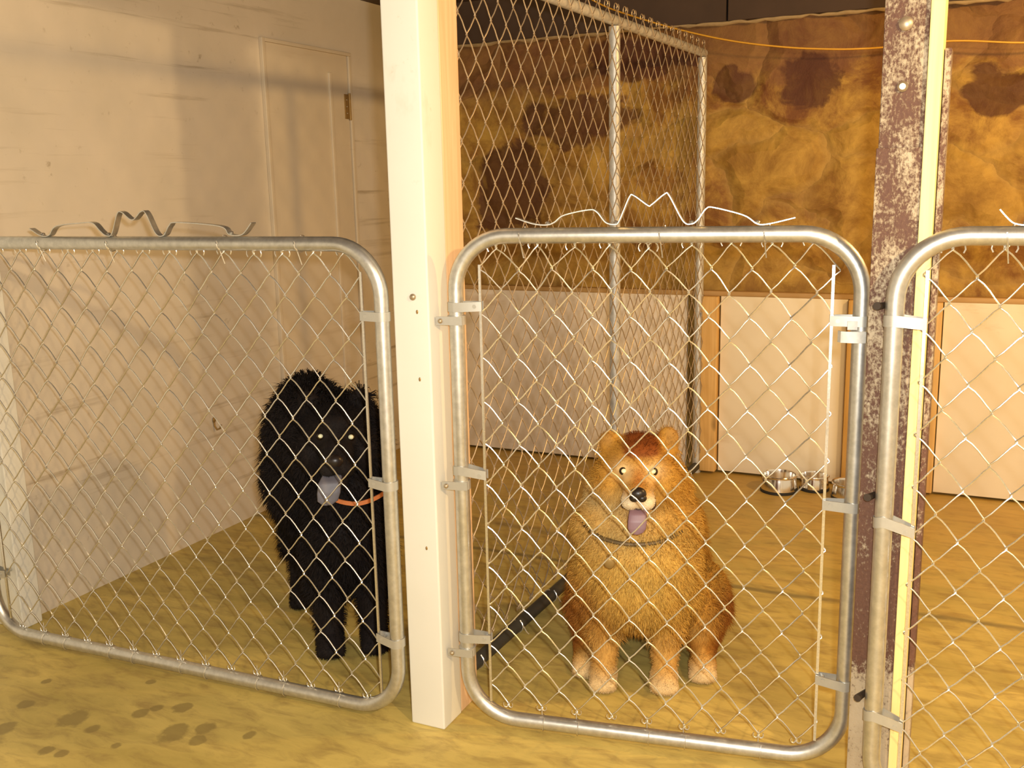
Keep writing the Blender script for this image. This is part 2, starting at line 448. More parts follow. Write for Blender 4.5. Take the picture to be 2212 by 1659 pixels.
tag(MB().box(-.0995, -.088, 2.13, 2.19, 0, 1.58, .002).build('steel_strip', M['rust']),
    'narrow rusty steel strip behind the yellow pine board', 'strip')

# ------------------------------------------------------------------ chain link
PH, PV = .0870, .1035
def chain_mesh(org, d, x0, x1, z0, z1, xref, zref, r, nrm_off=0.0, seed=0, jit=.0015, bow=.006, topbend=0.0):
    """woven zigzag wires in the vertical plane through org along d. apex columns at xref + k*PH/2"""
    mb = MB(); rnd = random.Random(seed)
    D = Vector((d[0], d[1], 0)).normalized(); Nn = Vector((-D.y, D.x, 0)); O = Vector(org)
    hp, vp = PH / 2, PV / 2
    def node(i, j):
        h = noise.noise(Vector((i * .35 + seed * 7.1, j * .35, 1.3))); h2 = noise.noise(Vector((i * .35, j * .35 + seed * 3.3, 9.3)))
        x = xref + i * hp + h * jit * 3; z = zref + j * vp + h2 * jit * 3
        if topbend and j >= -2: x += noise.noise(Vector((i * .9, j * .9, 4.4))) * topbend; z += noise.noise(Vector((i * .8, j * .9, 8.4))) * topbend
        return x, z
    i0 = math.ceil((x0 - xref) / hp - .2); i1 = math.floor((x1 - xref) / hp + .2)
    jmin = math.ceil((z0 - zref) / vp); jmax = round((z1 - zref) / vp)
    for i in range(i0, i1):
        pts = []
        for j in range(jmax, jmin - 1, -1):
            # nodes exist where (i + j) is even
            right = (i + 1 + j) % 2 == 0
            ci = i + 1 if right else i
            x, z = node(ci, j)
            sgn = 1 if right else -1
            if ci * hp + xref < x0 - .2 * hp or ci * hp + xref > x1 + .2 * hp: sgn = 0
            pts.append((x, z, sgn))
        P = []
        for k, (x, z, sgn) in enumerate(pts):
            # apex: wire hooks round its neighbour
            ox = sgn * r * .9
            P.append(O + D * (x + ox) + Vector((0, 0, z + r * .8)) + Nn * (nrm_off + sgn * r * .5))
            P.append(O + D * (x + ox) + Vector((0, 0, z - r * .8)) + Nn * (nrm_off - sgn * r * .5))
            if k < len(pts) - 1:
                x2, z2, _ = pts[k + 1]
                dn = -sgn * r * 1.05
                for q in (.25, .5, .75):
                    bx = math.sin(q * PI) * bow * (.55 if sgn < 0 else .9)
                    P.append(O + D * (x + (x2 - x) * q + bx * .6) + Vector((0, 0, z + (z2 - z) * q + bx * .6)) + Nn * (nrm_off + dn))
        mb.tube(P, r, 5)
        # knuckle at the top end: folded over loop
        x, z, sgn = pts[0]
        L = []
        for q in range(7):
            a = q / 6 * PI * 1.25
            L.append(O + D * (x - sgn * (.011 - .011 * math.cos(a))) + Vector((0, 0, z + .012 * math.sin(a))) + Nn * (nrm_off + r * (q / 3 - 1)))
        mb.tube(L, r * .9, 5)
        x, z, sgn = pts[-1]
        L = []
        for q in range(6):
            a = q / 5 * PI * 1.2
            L.append(O + D * (x - sgn * (.006 - .006 * math.cos(a))) + Vector((0, 0, z - .008 * math.sin(a))) + Nn * (nrm_off - r * (q / 3 - 1)))
        mb.tube(L, r * .9, 5)
    return mb

def rounded_frame(O, D, x0, x1, z0, z1, R):
    P = []
    def arc(cx, cz, a0, a1):
        for q in range(13):
            a = a0 + (a1 - a0) * q / 12
            P.append(O + D * (cx + R * math.cos(a)) + Vector((0, 0, cz + R * math.sin(a))))
    arc(x1 - R, z1 - R, 0, PI / 2); arc(x0 + R, z1 - R, PI / 2, PI); arc(x0 + R, z0 + R, PI, 1.5 * PI); arc(x1 - R, z0 + R, 1.5 * PI, 2 * PI)
    return P

def smooth_path(pts, n=6):
    out = []
    for i in range(len(pts) - 1):
        p0 = pts[max(i - 1, 0)]; p1 = pts[i]; p2 = pts[i + 1]; p3 = pts[min(i + 2, len(pts) - 1)]
        for q in range(n):
            t = q / n
            out.append(tuple(.5 * ((2 * p1[k]) + (-p0[k] + p2[k]) * t + (2 * p0[k] - 5 * p1[k] + 4 * p2[k] - p3[k]) * t * t + (-p0[k] + 3 * p1[k] - 3 * p2[k] + p3[k]) * t ** 3) for k in range(2)))
    out.append(pts[-1]); return out

TR = .0178
def gate(A, B, label, xl, xr, zb, zt, bars, bands, deco, ties, xref, zref, zmesh, seed, group='chain link gates along the aisle', deco_w=.019, tb=.004, mesh_x=None):
    """A -> B: plan points of the left and right tube axes"""
    A = Vector((A[0], A[1], 0)); B = Vector((B[0], B[1], 0)); D = (B - A).normalized(); N_ = Vector((-D.y, D.x, 0)); Wd = (B - A).length
    t = thing('chain_link_gate', label, 'gate', A + D * Wd / 2, group)
    fr = MB().tube(rounded_frame(A, D, 0, Wd, zb, zt, .125), TR, 20, closed=True).build('frame', M['galv'], t)
    ms = chain_mesh(A, D, bars[0], bars[1], zmesh[0], zmesh[1], xref, zref, .0017, 0, seed, topbend=tb)
    ms.build('wire_mesh', M['wire'], t)
    for x in bars:
        P = [A + D * x + Vector((0, 0, z)) for z in (.075, zt - .065)]
        MB().ribbon([p + N_ * -.003 for p in P], D, .006, .004).build('tension_bar', M['wire'], t)
    for (side, z, dz) in bands:
        x_t = 0 if side < 0 else Wd; x_b = bars[0] if side < 0 else bars[1]
        s = 1 if side < 0 else -1
        P = []
        for q in range(11):                       # round the outside of the tube
            a = PI / 2 + PI * q / 10
            P.append((x_t + s * math.cos(a) * (TR + .0015), -math.sin(a) * (TR + .0015) if False else math.sin(a - 0) * (TR + .0015)))
        path = [(x_b + s * .004, .009)] + P + [(x_b + s * .004, -.009)]
        P3 = []
        for (x, y) in path:
            f = abs(x - x_t) / max(abs(x_b - x_t), .01)
            P3.append(A + D * x + N_ * y + Vector((0, 0, z + dz * min(f, 1))))
        b = MB().ribbon(P3, (0, 0, 1), .022, .0022).build('tension_band', M['band'], t)
        q = A + D * (x_b - s * .012) + Vector((0, 0, z + dz))
        MB().tube([q - N_ * .014, q - N_ * .005, q + N_ * .014], [.005, .003, .005], 8).build('bolt', M['band'], b)
    if deco:
        P = [A + D * x + Vector((0, 0, z)) for x, z in smooth_path(deco)]
        o = MB().ribbon(P, N_, deco_w, .0024).build('top_ornament', M['galv'], t)
        lows = [i for i in range(1, len(deco) - 1) if deco[i][1] < deco[i - 1][1] and deco[i][1] <= deco[i + 1][1] and deco[i][1] < zt + .05]
        for i in lows:
            c = A + D * deco[i][0] + Vector((0, 0, deco[i][1] + .004))
            MB().ball(c, (.006, .006, .004), 10, 6).build('rivet', M['wire'], o)
    for x in ties:
        P = []
        for q in range(15):
            a = -PI * .62 + 2 * PI * q / 14 * .86
            P.append(A + D * (x + .012 * q / 14 - .006) + N_ * (-math.sin(a) * (TR + .003)) * -1 + Vector((0, 0, zt - math.cos(a + PI) * -(TR + .003) * 1)))
        P = [A + D * x + Vector((0, 0, zt - .05))] + P
        MB().tube(P, .0014, 5).build('wire_tie', M['wire'], t)
    # ties along the bottom tube
    k = 0; x = bars[0] + .13
    while x < bars[1] - .08:
        P = [A + D * (x + .008 * q / 12) + N_ * (math.sin(2 * PI * q / 12) * (TR + .0025)) + Vector((0, 0, zb + math.cos(2 * PI * q / 12) * (TR + .0025))) for q in range(12)]
        MB().tube([P[0] + Vector((0, 0, .03))] + P, .0013, 5).build('wire_tie', M['wire'], t); x += PH * (2 if k % 2 else 1); k += 1
    return t, A, D, N_, Wd

# gate 1 (left): local x measured from its right tube, shift by its width
W1 = 1.415
B1 = (-1.286, 2.0); A1 = (-1.286 - W1, 1.945)
sh = lambda L: [(x + W1 - .004, z) for x, z in L]
deco1 = sh([(-1.083, 1.256), (-1.045, 1.237), (-1.015, 1.238), (-.985, 1.262), (-.90, 1.270), (-.856, 1.270), (-.832, 1.250), (-.812, 1.237), (-.792, 1.242), (-.768, 1.292), (-.752, 1.297),
            (-.719, 1.277), (-.688, 1.298), (-.672, 1.293), (-.645, 1.242), (-.620, 1.238), (-.600, 1.262), (-.575, 1.270), (-.441, 1.260), (-.414, 1.240), (-.375, 1.240), (-.345, 1.268)])
g1, A_, D_, N_, Wd = gate(A1, B1, 'wide chain link gate on the left, closing the pen of the black dog', 0, 0, .030, 1.217,
     (.060, W1 - .050), [(1, 1.048, 0), (1, .633, .004), (1, .222, .008), (-1, 1.04, 0), (-1, .63, 0), (-1, .22, 0)], deco1,
     [.365, .61, .97, 1.20], W1 - .269 - .001, 1.196, (.05, 1.196), 3, tb=.002)
for z in (1.10, .20):
    q = Vector(A1).to_3d() if False else Vector((A1[0], A1[1], z))
    MB().tube([q + Vector((-.004, .0, 0)), q + Vector((-.004, .065, 0))], .007, 8).tube([q + Vector((-.0, 0, -.012)), q + Vector((0, 0, .012))], TR + .003, 16).build('hinge', M['band'], g1)

# gate 2 (middle)
A2 = (-1.120, 2.062); B2 = (-.235, 2.210)
deco2 = [(.150, 1.272), (.190, 1.259), (.222, 1.256), (.240, 1.262), (.262, 1.277), (.318, 1.288), (.336, 1.283), (.356, 1.260), (.377, 1.256), (.386, 1.264), (.408, 1.314), (.418, 1.317),
         (.448, 1.296), (.456, 1.297), (.484, 1.319), (.494, 1.316), (.524, 1.262), (.542, 1.255), (.556, 1.264), (.573, 1.287), (.590, 1.289), (.652, 1.272), (.680, 1.254), (.705, 1.254), (.757, 1.266)]
g2, A_, D_, N_, Wd = gate(A2, B2, 'middle chain link gate in front of the sitting golden dog', 0, 0, .032, 1.232,
     (.060, .838), [(-1, 1.069, .002), (-1, .676, -.012), (-1, .243, 0), (1, 1.050, 0), (1, .642, .002), (1, .222, .008)], deco2,
     [.165, .48, .70], .539, 1.209, (.065, 1.209), 7, tb=.010)
for z in (1.038, .638, .205):          # hinge straps to the white post
    q = A_ + Vector((0, 0, z))
    P = [q + N_ * 0 + D_ * a for a in (-.046, -.02)]
    hb = MB().tube([q + Vector((0, 0, -.011)), q + Vector((0, 0, .011))], TR + .0035, 18)
    hb.ribbon([q + D_ * -.044 + N_ * -.021, q + D_ * -.01 + N_ * -.021, q + D_ * .02 + N_ * -.021], (0, 0, 1), .020, .003)
    o = hb.build('hinge', M['band'], g2)
    MB().ball(q + D_ * -.032 + N_ * -.026, (.006, .006, .006), 10, 6).build('bolt', M['bolt'], o)
q = A_ + D_ * Wd + Vector((0, 0, 1.018))          # latch collar on the right tube
P = [q + D_ * a + N_ * b for a, b in ((.020, .012), (.020, -.018), (.006, -.024), (-.020, -.026), (-.040, -.022), (-.045, -.012))]
o = MB().ribbon(P, (0, 0, 1), .024, .003).tube([q + Vector((0, 0, -.012)), q + Vector((0, 0, .012))], TR + .003, 18).build('latch', M['galv_dull'], g2)
q = A_ + D_ * (Wd - .028) + Vector((0, 0, 1.042))
MB().ribbon([q + N_ * -.02, q + D_ * .02 + N_ * -.018], (0, 0, 1), .018, .003).build('latch_plate', M['galv_dull'], o)

# gate 3 (right), runs out of the picture
A3 = (-.158, 2.055); B3 = (.735, 2.055)
deco3 = [(.170 + x, z) for x, z in ((.0, 1.284), (.012, 1.270), (.025, 1.259), (.045, 1.256), (.065, 1.262), (.085, 1.277), (.14, 1.288), (.16, 1.283), (.18, 1.260), (.20, 1.256), (.21, 1.264), (.235, 1.316), (.272, 1.296), (.31, 1.318), (.35, 1.260), (.37, 1.256), (.40, 1.287), (.47, 1.272), (.50, 1.254), (.57, 1.266))]
g3, A_, D_, N_, Wd = gate(A3, B3, 'right chain link gate cut off by the picture edge, beside the yellow board', 0, 0, .032, 1.236,
     (.055, .838), [(-1, 1.075, -.006), (-1, .672, -.020), (-1, .250, -.020), (1, 1.05, 0), (1, .64, 0), (1, .22, 0)], deco3,
     [.19, .48, .70], .182 - PH, 1.212, (.065, 1.212), 11, tb=.004)
for z in (1.10, .715, .278):
    q = A_ + Vector((-.016, .005, z))
    o = MB().tube([q + Vector((0, .028, 0)), q + Vector((-.012, .0, 0)), q + Vector((-.016, -.016, .002))], [.006, .007, .008], 8).build('hinge_pin', M['darkiron'], g3)

# ------------------------------------------------------------------ divider fence
FA = Vector((-1.237, 2.20, 0)); FB = Vector((-1.180, 4.50, 0)); FD = (FB - FA).normalized(); FN = Vector((-FD.y, FD.x, 0)); FL = (FB - FA).length
f = thing('chain_link_fence', 'tall chain link divider fence running back between the two pens', 'fence', FA + FD * FL / 2)
def on(s, z): return FA + FD * s + Vector((0, 0, z))
for s_, z1 in ((.035, 1.885), (1.215, 1.885), (FL - .02, 1.885)):
    MB().tube([on(s_, .0), on(s_, z1 - .02)], .0195, 18).build('fence_post', M['galv_dull'], f)
MB().tube([on(.0, 1.885), on(FL, 1.885)], .0175, 16).build('top_rail', M['galv_dull'], f)
MB().tube([on(.0, .030), on(FL, .030)], .019, 16).build('bottom_rail', M['rail_dark'], f)
chain_mesh(FA, FD, .03, FL - .03, .06, 1.925, .172, 1.764, .0018, -.024, 21, bow=.012).build('wire_mesh', M['wire_old'], f)
MB().ribbon([on(.055, .07) - FN * .024, on(.055, 1.9) - FN * .024], FD, .008, .003).build('tension_bar', M['wire_old'], f)
for k in range(9):
    s_ = .12 + k * .25
    P = [on(s_ + .01 * q / 12, .03 + math.cos(2 * PI * q / 12) * .022) + FN * (math.sin(2 * PI * q / 12) * .022) for q in range(12)]
    P += [on(s_ + .015, .0 + .012) - FN * .03, on(s_ + .02, .004) - FN * .035]
    MB().tube(P, .0018, 5).build('wire_tie', M['wire'], f)
for z in (.75, .55, .35, .15):
    c = on(FL - .02, z)
    MB().ribbon([c - FN * .024 + FD * -.04, c - FN * .022, c + FN * .0 + FD * .0225], (0, 0, 1), .02, .002).build('tension_band', M['band'], f)
c = on(FL - .02, .80)
MB().tube([c - FN * .02, c - FN * .045], .009, 8).build('bolt', M['band'], f)

# ------------------------------------------------------------------ small things
# bowls
def bowl(x, y, r, h, label, mat=M['steel'], z=0):
    t = thing('dog_bowl', label, 'bowl', (x, y, z), 'steel food bowls at the back of the middle pen')
    prof = [(0, .008), (r * .80, .008), (r * .90, .006), (r, .012), (r * .93, h - .012), (r * .90, h - .006), (r * .92, h - .001), (r * 1.0, h), (r * 1.02, h - .003), (r * 1.03, h), (r * 1.0, h + .004), (r * .90, h + .002),
            (r * .87, h - .006), (r * .80, .018), (0, .014)]
    MB().lathe([(a, b) for a, b in prof], (x, y, z), 40).build('bowl_body', mat, t)
    MB().lathe([(r * .88, 0), (r * 1.03, 0), (r * 1.04, .010), (r * .98, .014), (r * .88, .009)], (x, y, z), 40).build('rubber_foot', M['rubber'], t)
bowl(-.770, 4.325, .078, .075, 'shiny steel dog bowl furthest left, by the broad cream panel')
bowl(-.632, 4.40, .062, .065, 'smaller steel dog bowl tucked behind the furthest left bowl')
bowl(-.480, 4.325, .068, .068, 'steel dog bowl behind the right tube of the middle gate')

# yellow cord under the ceiling
P = []
def cord_pt(px, py, Y):
    v = Rw @ np.array([px - CX, py - CY, FPX]); t_ = Y / v[1]; return Vector((v[0] * t_, Y, CAM_H + v[2] * t_))
ctrl = [(1180, -60), (1280, 0), (1340, 26), (1460, 62), (1580, 88), (1700, 102), (1800, 106), (1860, 105), (1920, 101), (2060, 88), (2212, 92), (2350, 84)]
cp = [cord_pt(a, b, 4.42) for a, b in ctrl]
P = []
for i in range(len(cp) - 1):
    p0 = cp[max(i - 1, 0)]; p1 = cp[i]; p2 = cp[i + 1]; p3 = cp[min(i + 2, len(cp) - 1)]
    for q in range(6):
        u = q / 6; P.append(.5 * (2 * p1 + (p2 - p0) * u + (2 * p0 - 5 * p1 + 4 * p2 - p3) * u * u + (3 * p1 - p0 - 3 * p2 + p3) * u ** 3))
P = [p_ for p_ in P if p_.z < CEIL - .004]
tag(MB().tube(P, .0035, 6).build('yellow_cord', M['cord']), 'thin yellow cord sagging across the stone wall below the ceiling', 'cord')

# hook and tag on the left wall
def left_pt(px, py):
    v = Rw @ np.array([px - CX, py - CY, FPX]); t_ = XL / v[0]; return Vector((XL, v[1] * t_, CAM_H + v[2] * t_))
c = left_pt(462, 920)
P = [c + Vector((.002, 0, .03)), c + Vector((.004, 0, .0)), c + Vector((.015, 0, -.014)), c + Vector((.028, .004, -.008)), c + Vector((.032, .006, .006))]
tag(MB().tube(P, .004, 8).ball(c + Vector((.004, 0, .024)), (.004, .009, .012), 10, 6).build('wall_hook', M['brass']), 'small bent hook screwed to the left wall', 'hook')
c = left_pt(816, 745)
tag(MB().box(c.x, c.x + .012, c.y - .022, c.y + .022, c.z - .016, c.z + .016, .003).build('plastic_clip', M['white']), 'small white plastic clip on the left wall near the gate tube', 'clip')

#DOGS
# ------------------------------------------------------------------ the two dogs
def m_fur(name, rough=.75):
    t = NT(name)
    a = t.n('ShaderNodeAttribute', attribute_name='fur_colour')
    t.l(a.outputs['Color'], t.b.inputs['Base Color'])
    t.b.inputs['Roughness'].default_value = rough; t.b.inputs['Specular IOR Level'].default_value = .15
    return t.m
M['fur'] = m_fur('dog_fur')
M['nose'] = m_plain('wet_black_nose', (.018, .012, .010), .35)
M['eye'] = m_plain('dark_dog_eye', (.02, .012, .006), .12)
M['eyeshine'] = m_plain('painted_eye_glint', (.97, .95, .62), .25, 0, .02)
M['tongue'] = m_plain('purple_tongue', (.22, .13, .16), .45)
M['tongue_dark'] = m_plain('blue_grey_tongue', (.13, .125, .15), .5)
M['mouth'] = m_plain('dark_mouth', (.035, .012, .012), .6)
M['collar'] = m_plain('orange_collar', (.62, .20, .06), .6)
M['collar_dark'] = m_plain('dark_collar', (.12, .08, .03), .6)
M['tagmetal'] = m_plain('tag_metal', (.36, .25, .10), .4, .8)
M['claw'] = m_plain('claw', (.10, .07, .045), .4)

class Dog:
    def __init__(s, name, label, O, seed):
        s.O = Vector((O[0], O[1], 0)); s.V = s.O.normalized(); s.R = Vector((s.V.y, -s.V.x, 0))
        s.root = thing(name, label, 'dog', s.O); s.seed = seed; s.mb = MB(); s.drop = 0.0
        s.B = Matrix((s.R, s.V, Vector((0, 0, 1)))).transposed()
    def L(s, a, b, z):
        z = z - s.drop * float(sstep(np.array([z]), .42, .60)[0])
        return s.O + s.R * a + s.V * b + Vector((0, 0, z))
    def blob(s, c, r, rot=(0, 0, 0)):
        """rot: tilt about the three local axes, degrees"""
        from mathutils import Euler
        Mr = s.B @ Euler([math.radians(x) for x in rot]).to_matrix()
        s.mb.ball(s.L(*c), r, 24, 16, Mr)
    def limb(s, pts):
        """tapered chain of blobs through (a, b, z, radius)"""
        for i in range(len(pts) - 1):
            p, q = pts[i], pts[i + 1]; n = max(2, int((Vector(p[:3]) - Vector(q[:3])).length / (.5 * min(p[3], q[3]))) + 1)
            for k in range(n + 1):
                u = k / n; s.mb.ball(s.L(*[p[j] + (q[j] - p[j]) * u for j in range(3)]), p[3] + (q[3] - p[3]) * u, 16, 10)
    def finish(s, colour, length, nfur, voxel=.009, fr=.0015):
        me = bpy.data.meshes.new('body'); me.from_pydata(s.mb.v, [], s.mb.f); me.update()
        bm = bmesh.new(); bm.from_mesh(me); bmesh.ops.recalc_face_normals(bm, faces=bm.faces); bm.to_mesh(me); bm.free()
        o = bpy.data.objects.new('tmp', me); COL.objects.link(o)
        md = o.modifiers.new('r', 'REMESH'); md.mode = 'VOXEL'; md.voxel_size = voxel
        sm = o.modifiers.new('s', 'SMOOTH'); sm.iterations = 6; sm.factor = .5
        dg = bpy.context.evaluated_depsgraph_get(); ev = o.evaluated_get(dg)
        me2 = bpy.data.meshes.new_from_object(ev)
        bpy.data.objects.remove(o)
        nv = len(me2.vertices); co = np.empty(nv * 3); me2.vertices.foreach_get('co', co); co = co.reshape(-1, 3)
        Om = np.array(s.O); Bm = np.array(s.B)
        loc = (co - Om) @ Bm
        if (loc[:, 2] < .001).any(): co[:, 2] = np.maximum(co[:, 2], .001)
        me2.vertices.foreach_set('co', (co - Om).ravel()); me2.update()
        def paint(m_, lc):
            at = m_.color_attributes.new('fur_colour', 'FLOAT_COLOR', 'POINT')
            c = np.ones((len(lc), 4)); c[:, :3] = colour(lc); at.data.foreach_set('color', c.ravel())
        paint(me2, loc)
        me2.materials.clear(); me2.materials.append(M['fur'])
        for p in me2.polygons: p.use_smooth = True
        me2.name = 'body'
        body = bpy.data.objects.new('body', me2); COL.objects.link(body); body.parent = s.root
        # fur: thin tapering strands rooted all over the skin
        me2.calc_loop_triangles(); nt = len(me2.loop_triangles)
        tri = np.empty(nt * 3, dtype=np.int32); me2.loop_triangles.foreach_get('vertices', tri); tri = tri.reshape(-1, 3)
        A, B, C = co[tri[:, 0]], co[tri[:, 1]], co[tri[:, 2]]
        cr = np.cross(B - A, C - A); ar = np.linalg.norm(cr, axis=1) / 2; nrm = cr / (2 * ar[:, None] + 1e-12)
        cen = (((A + B + C) / 3) - Om) @ Bm
        ln = length(cen); wt = ar * (ln > .001) * np.where(ln < .013, 3.0, 1.0)
        rg = np.random.default_rng(s.seed)
        idx = rg.choice(nt, nfur, p=wt / wt.sum())
        u = rg.random(nfur); v = rg.random(nfur); fl = u + v > 1; u[fl] = 1 - u[fl]; v[fl] = 1 - v[fl]
        P = A[idx] + (B - A)[idx] * u[:, None] + (C - A)[idx] * v[:, None]
        lp = (P - Om) @ Bm; L_ = length(lp) * rg.uniform(.55, 1.25, nfur)
        N_ = nrm[idx]; jit = rg.normal(0, .22, (nfur, 3))
        d1 = N_ + np.array([0, 0, -.35]) + jit; d1 /= np.linalg.norm(d1, axis=1)[:, None]
        d2 = N_ * .45 + np.array([0, 0, -.85]) + jit * 1.2; d2 /= np.linalg.norm(d2, axis=1)[:, None]
        Q1 = P + d1 * (L_ * .5)[:, None]; Q2 = Q1 + d2 * (L_ * .5)[:, None]
        Q1[:, 2] = np.maximum(Q1[:, 2], .003); Q2[:, 2] = np.maximum(Q2[:, 2], .002)
        side = np.cross(d1, rg.normal(0, 1, (nfur, 3))); side /= np.linalg.norm(side, axis=1)[:, None]; s2 = np.cross(d1, side)
        r0 = fr * np.clip(L_ / .03, .5, 1.3)
        V = np.empty((nfur, 7, 3))
        for k in range(3):
            a = 2 * PI * k / 3; off = side * math.cos(a) + s2 * math.sin(a)
            V[:, k] = P - N_ * .003 + off * r0[:, None]; V[:, 3 + k] = Q1 + off * (r0 * .75)[:, None]
        V[:, 6] = Q2
        base = (np.arange(nfur) * 7)[:, None]
        quads = np.concatenate([base + np.array([[k, (k + 1) % 3, 3 + (k + 1) % 3, 3 + k]]) for k in range(3)], axis=0)
        tris = np.concatenate([base + np.array([[3 + k, 3 + (k + 1) % 3, 6]]) for k in range(3)], axis=0)
        fm = bpy.data.meshes.new('fur'); vv = (V.reshape(-1, 3) - Om)
        fm.vertices.add(len(vv)); fm.vertices.foreach_set('co', vv.ravel())
        loops = np.concatenate([quads.ravel(), tris.ravel()]); fm.loops.add(len(loops)); fm.loops.foreach_set('vertex_index', loops.astype(np.int32))
        nq, ntr = len(quads), len(tris)
        fm.polygons.add(nq + ntr)
        fm.polygons.foreach_set('loop_start', np.concatenate([np.arange(nq) * 4, nq * 4 + np.arange(ntr) * 3]).astype(np.int32))
        fm.update(calc_edges=True); fm.validate()
        fm.shade_smooth()
        col = np.repeat(lp, 7, axis=0)
        at = fm.color_attributes.new('fur_colour', 'FLOAT_COLOR', 'POINT')
        c = np.ones((len(col), 4)); c[:, :3] = colour(col) * np.repeat(rg.uniform(.85, 1.15, nfur), 7)[:, None]; at.data.foreach_set('color', c.ravel())
        fm.materials.append(M['fur'])
        fo = bpy.data.objects.new('fur', fm); COL.objects.link(fo); fo.parent = s.root
        return body
    def eye(s, a, b, z, r=.0125, g=.0070):
        c = s.L(a, b, z)
        e = MB().ball(c, r, 16, 12).build('eye', M['eye'], s.root)
        toc = (Vector((0.02, 0, CAM_H)) - c).normalized()
        cc = c + toc * (r * .72)
        MB().ball(cc, (g, g, g * .9), 16, 10).build('eye_glint', M['eyeshine'], e)  # pale ball whose colour stands in for the flash glow in the eye
        e['label'] = 'dark eye with a pale painted flash glint'
    def ribbon_tongue(s, path, mat, th=.007):
        """path of (a, b, z, half width)"""
        mb = MB(); n = 14; N = len(path); sm_ = []
        for i in range(N - 1):
            for q in range(5):
                u = q / 5; sm_.append([path[i][j] + (path[i + 1][j] - path[i][j]) * u for j in range(4)])
        sm_.append(list(path[-1]))
        P = [s.L(*p[:3]) for p in sm_]; base = 0
        for i, p in enumerate(P):
            t = (P[min(i + 1, len(P) - 1)] - P[max(i - 1, 0)]).normalized(); nn = s.R.cross(t).normalized()
            for k in range(n):
                a = 2 * PI * k / n
                groove = .0025 * math.exp(-(math.cos(a) / .3) ** 2)
                mb.v.append(tuple(P[i] + s.R * math.cos(a) * sm_[i][3] + nn * (math.sin(a) * (th / 2) * (1 if sm_[i][3] > .008 else .6) - (groove if math.sin(a) > 0 else 0))))
        for i in range(len(P) - 1):
            for k in range(n):
                mb.f.append((i * n + k, i * n + (k + 1) % n, (i + 1) * n + (k + 1) % n, (i + 1) * n + k))
        mb.f.append(tuple(range(n))); mb.f.append(tuple((len(P) - 1) * n + k for k in range(n)))
        return mb.build('tongue', mat, s.root, angle=180)
    def paw(s, a, b, r=.034):
        """foot with four toes; returns nothing, adds to the body"""
        s.blob((a, b, r * .95), (r * 1.05, r * 1.3, r * .95))
        for k, da in enumerate((-.75, -.27, .27, .75)):
            s.blob((a + da * r, b - r * (1.25 if k in (1, 2) else 1.0), r * .55), (r * .32, r * .5, r * .52))

def sstep(x, a, b): t_ = np.clip((x - a) / (b - a), 0, 1); return t_ * t_ * (3 - 2 * t_)
def near(l, c, r): return np.exp(-(((l[:, 0] - c[0]) / r[0]) ** 2 + ((l[:, 1] - c[1]) / r[1]) ** 2 + ((l[:, 2] - c[2]) / r[2]) ** 2))
def lay(col, k, c): k = np.clip(k, 0, 1)[:, None]; return col * (1 - k) + np.array(c) * k

# golden dog, sitting and facing the camera with its mouth open
g = Dog('golden_dog', 'fluffy golden dog sitting behind the middle gate, mouth open and purple tongue out', (-.80, 2.50), 5)
AX = -.016; g.drop = .020
g.blob((AX, .0, .628), (.088, .085, .080))                       # skull
g.blob((AX, -.045, .660), (.062, .055, .040))                    # brow
g.blob((AX, -.09, .600), (.046, .050, .040))                     # stop
g.blob((AX, -.135, .588), (.036, .058, .028))                    # muzzle
for sx in (-1, 1):
    g.blob((AX + sx * .020, -.150, .568), (.024, .036, .024))    # flews
    g.blob((AX + sx * .062, -.015, .580), (.052, .060, .066))    # cheeks
    g.blob((AX + sx * .044, -.060, .636), (.026, .026, .022))    # brow ridges
g.blob((AX, -.095, .520), (.034, .062, .016), (18, 0, 0))        # lower jaw
g.blob((AX, -.03, .535), (.060, .06, .05))
for a_, z_, tl in ((-.092, .678, -22), (.060, .690, 18)):        # ears
    g.blob((a_, .012, z_), (.032, .018, .038), (0, tl, 0))
    g.blob((a_ * .88, .018, z_ - .03), (.038, .026, .03))
g.blob((AX, .045, .52), (.140, .10, .125))                       # ruff
g.blob((AX - .005, .03, .42), (.165, .125, .13))
g.blob((AX, -.01, .33), (.160, .125, .14))
g.blob((AX, -.055, .27), (.125, .085, .105))                     # bib
g.blob((AX + .01, .17, .34), (.17, .17, .19), (20, 0, 0))        # back
g.blob((AX + .02, .25, .20), (.185, .17, .18))                   # rump
for a_, wz in ((-.105, 1), (.058, 1)):
    sgn = -1 if a_ < 0 else 1
    g.blob((a_ + sgn * .02, .0, .27), (.068, .075, .11))
    g.limb([(a_, -.025, .25, .055), (a_, -.055, .14, .040), (a_ - .002, -.07, .06, .032)])
    g.paw(a_ - .004, -.085, .036)
g.blob((-.150, .12, .125), (.066, .13, .115), (-15, 0, 8)); g.blob((.165, .11, .145), (.068, .135, .125), (-15, 0, -8))
g.limb([(-.17, .10, .05, .034), (-.165, .01, .035, .030)]); g.limb([(.175, .10, .06, .036), (.162, .01, .038, .032)])
g.paw(-.162, -.01, .034); g.paw(.160, -.01, .036)
g.limb([(.05, .38, .10, .05), (.12, .40, .07, .05), (.20, .30, .05, .045)])   # tail round the hip
def undrop(l):
    l = l.copy(); l[:, 2] += .020 * sstep(l[:, 2], .41, .585); return l
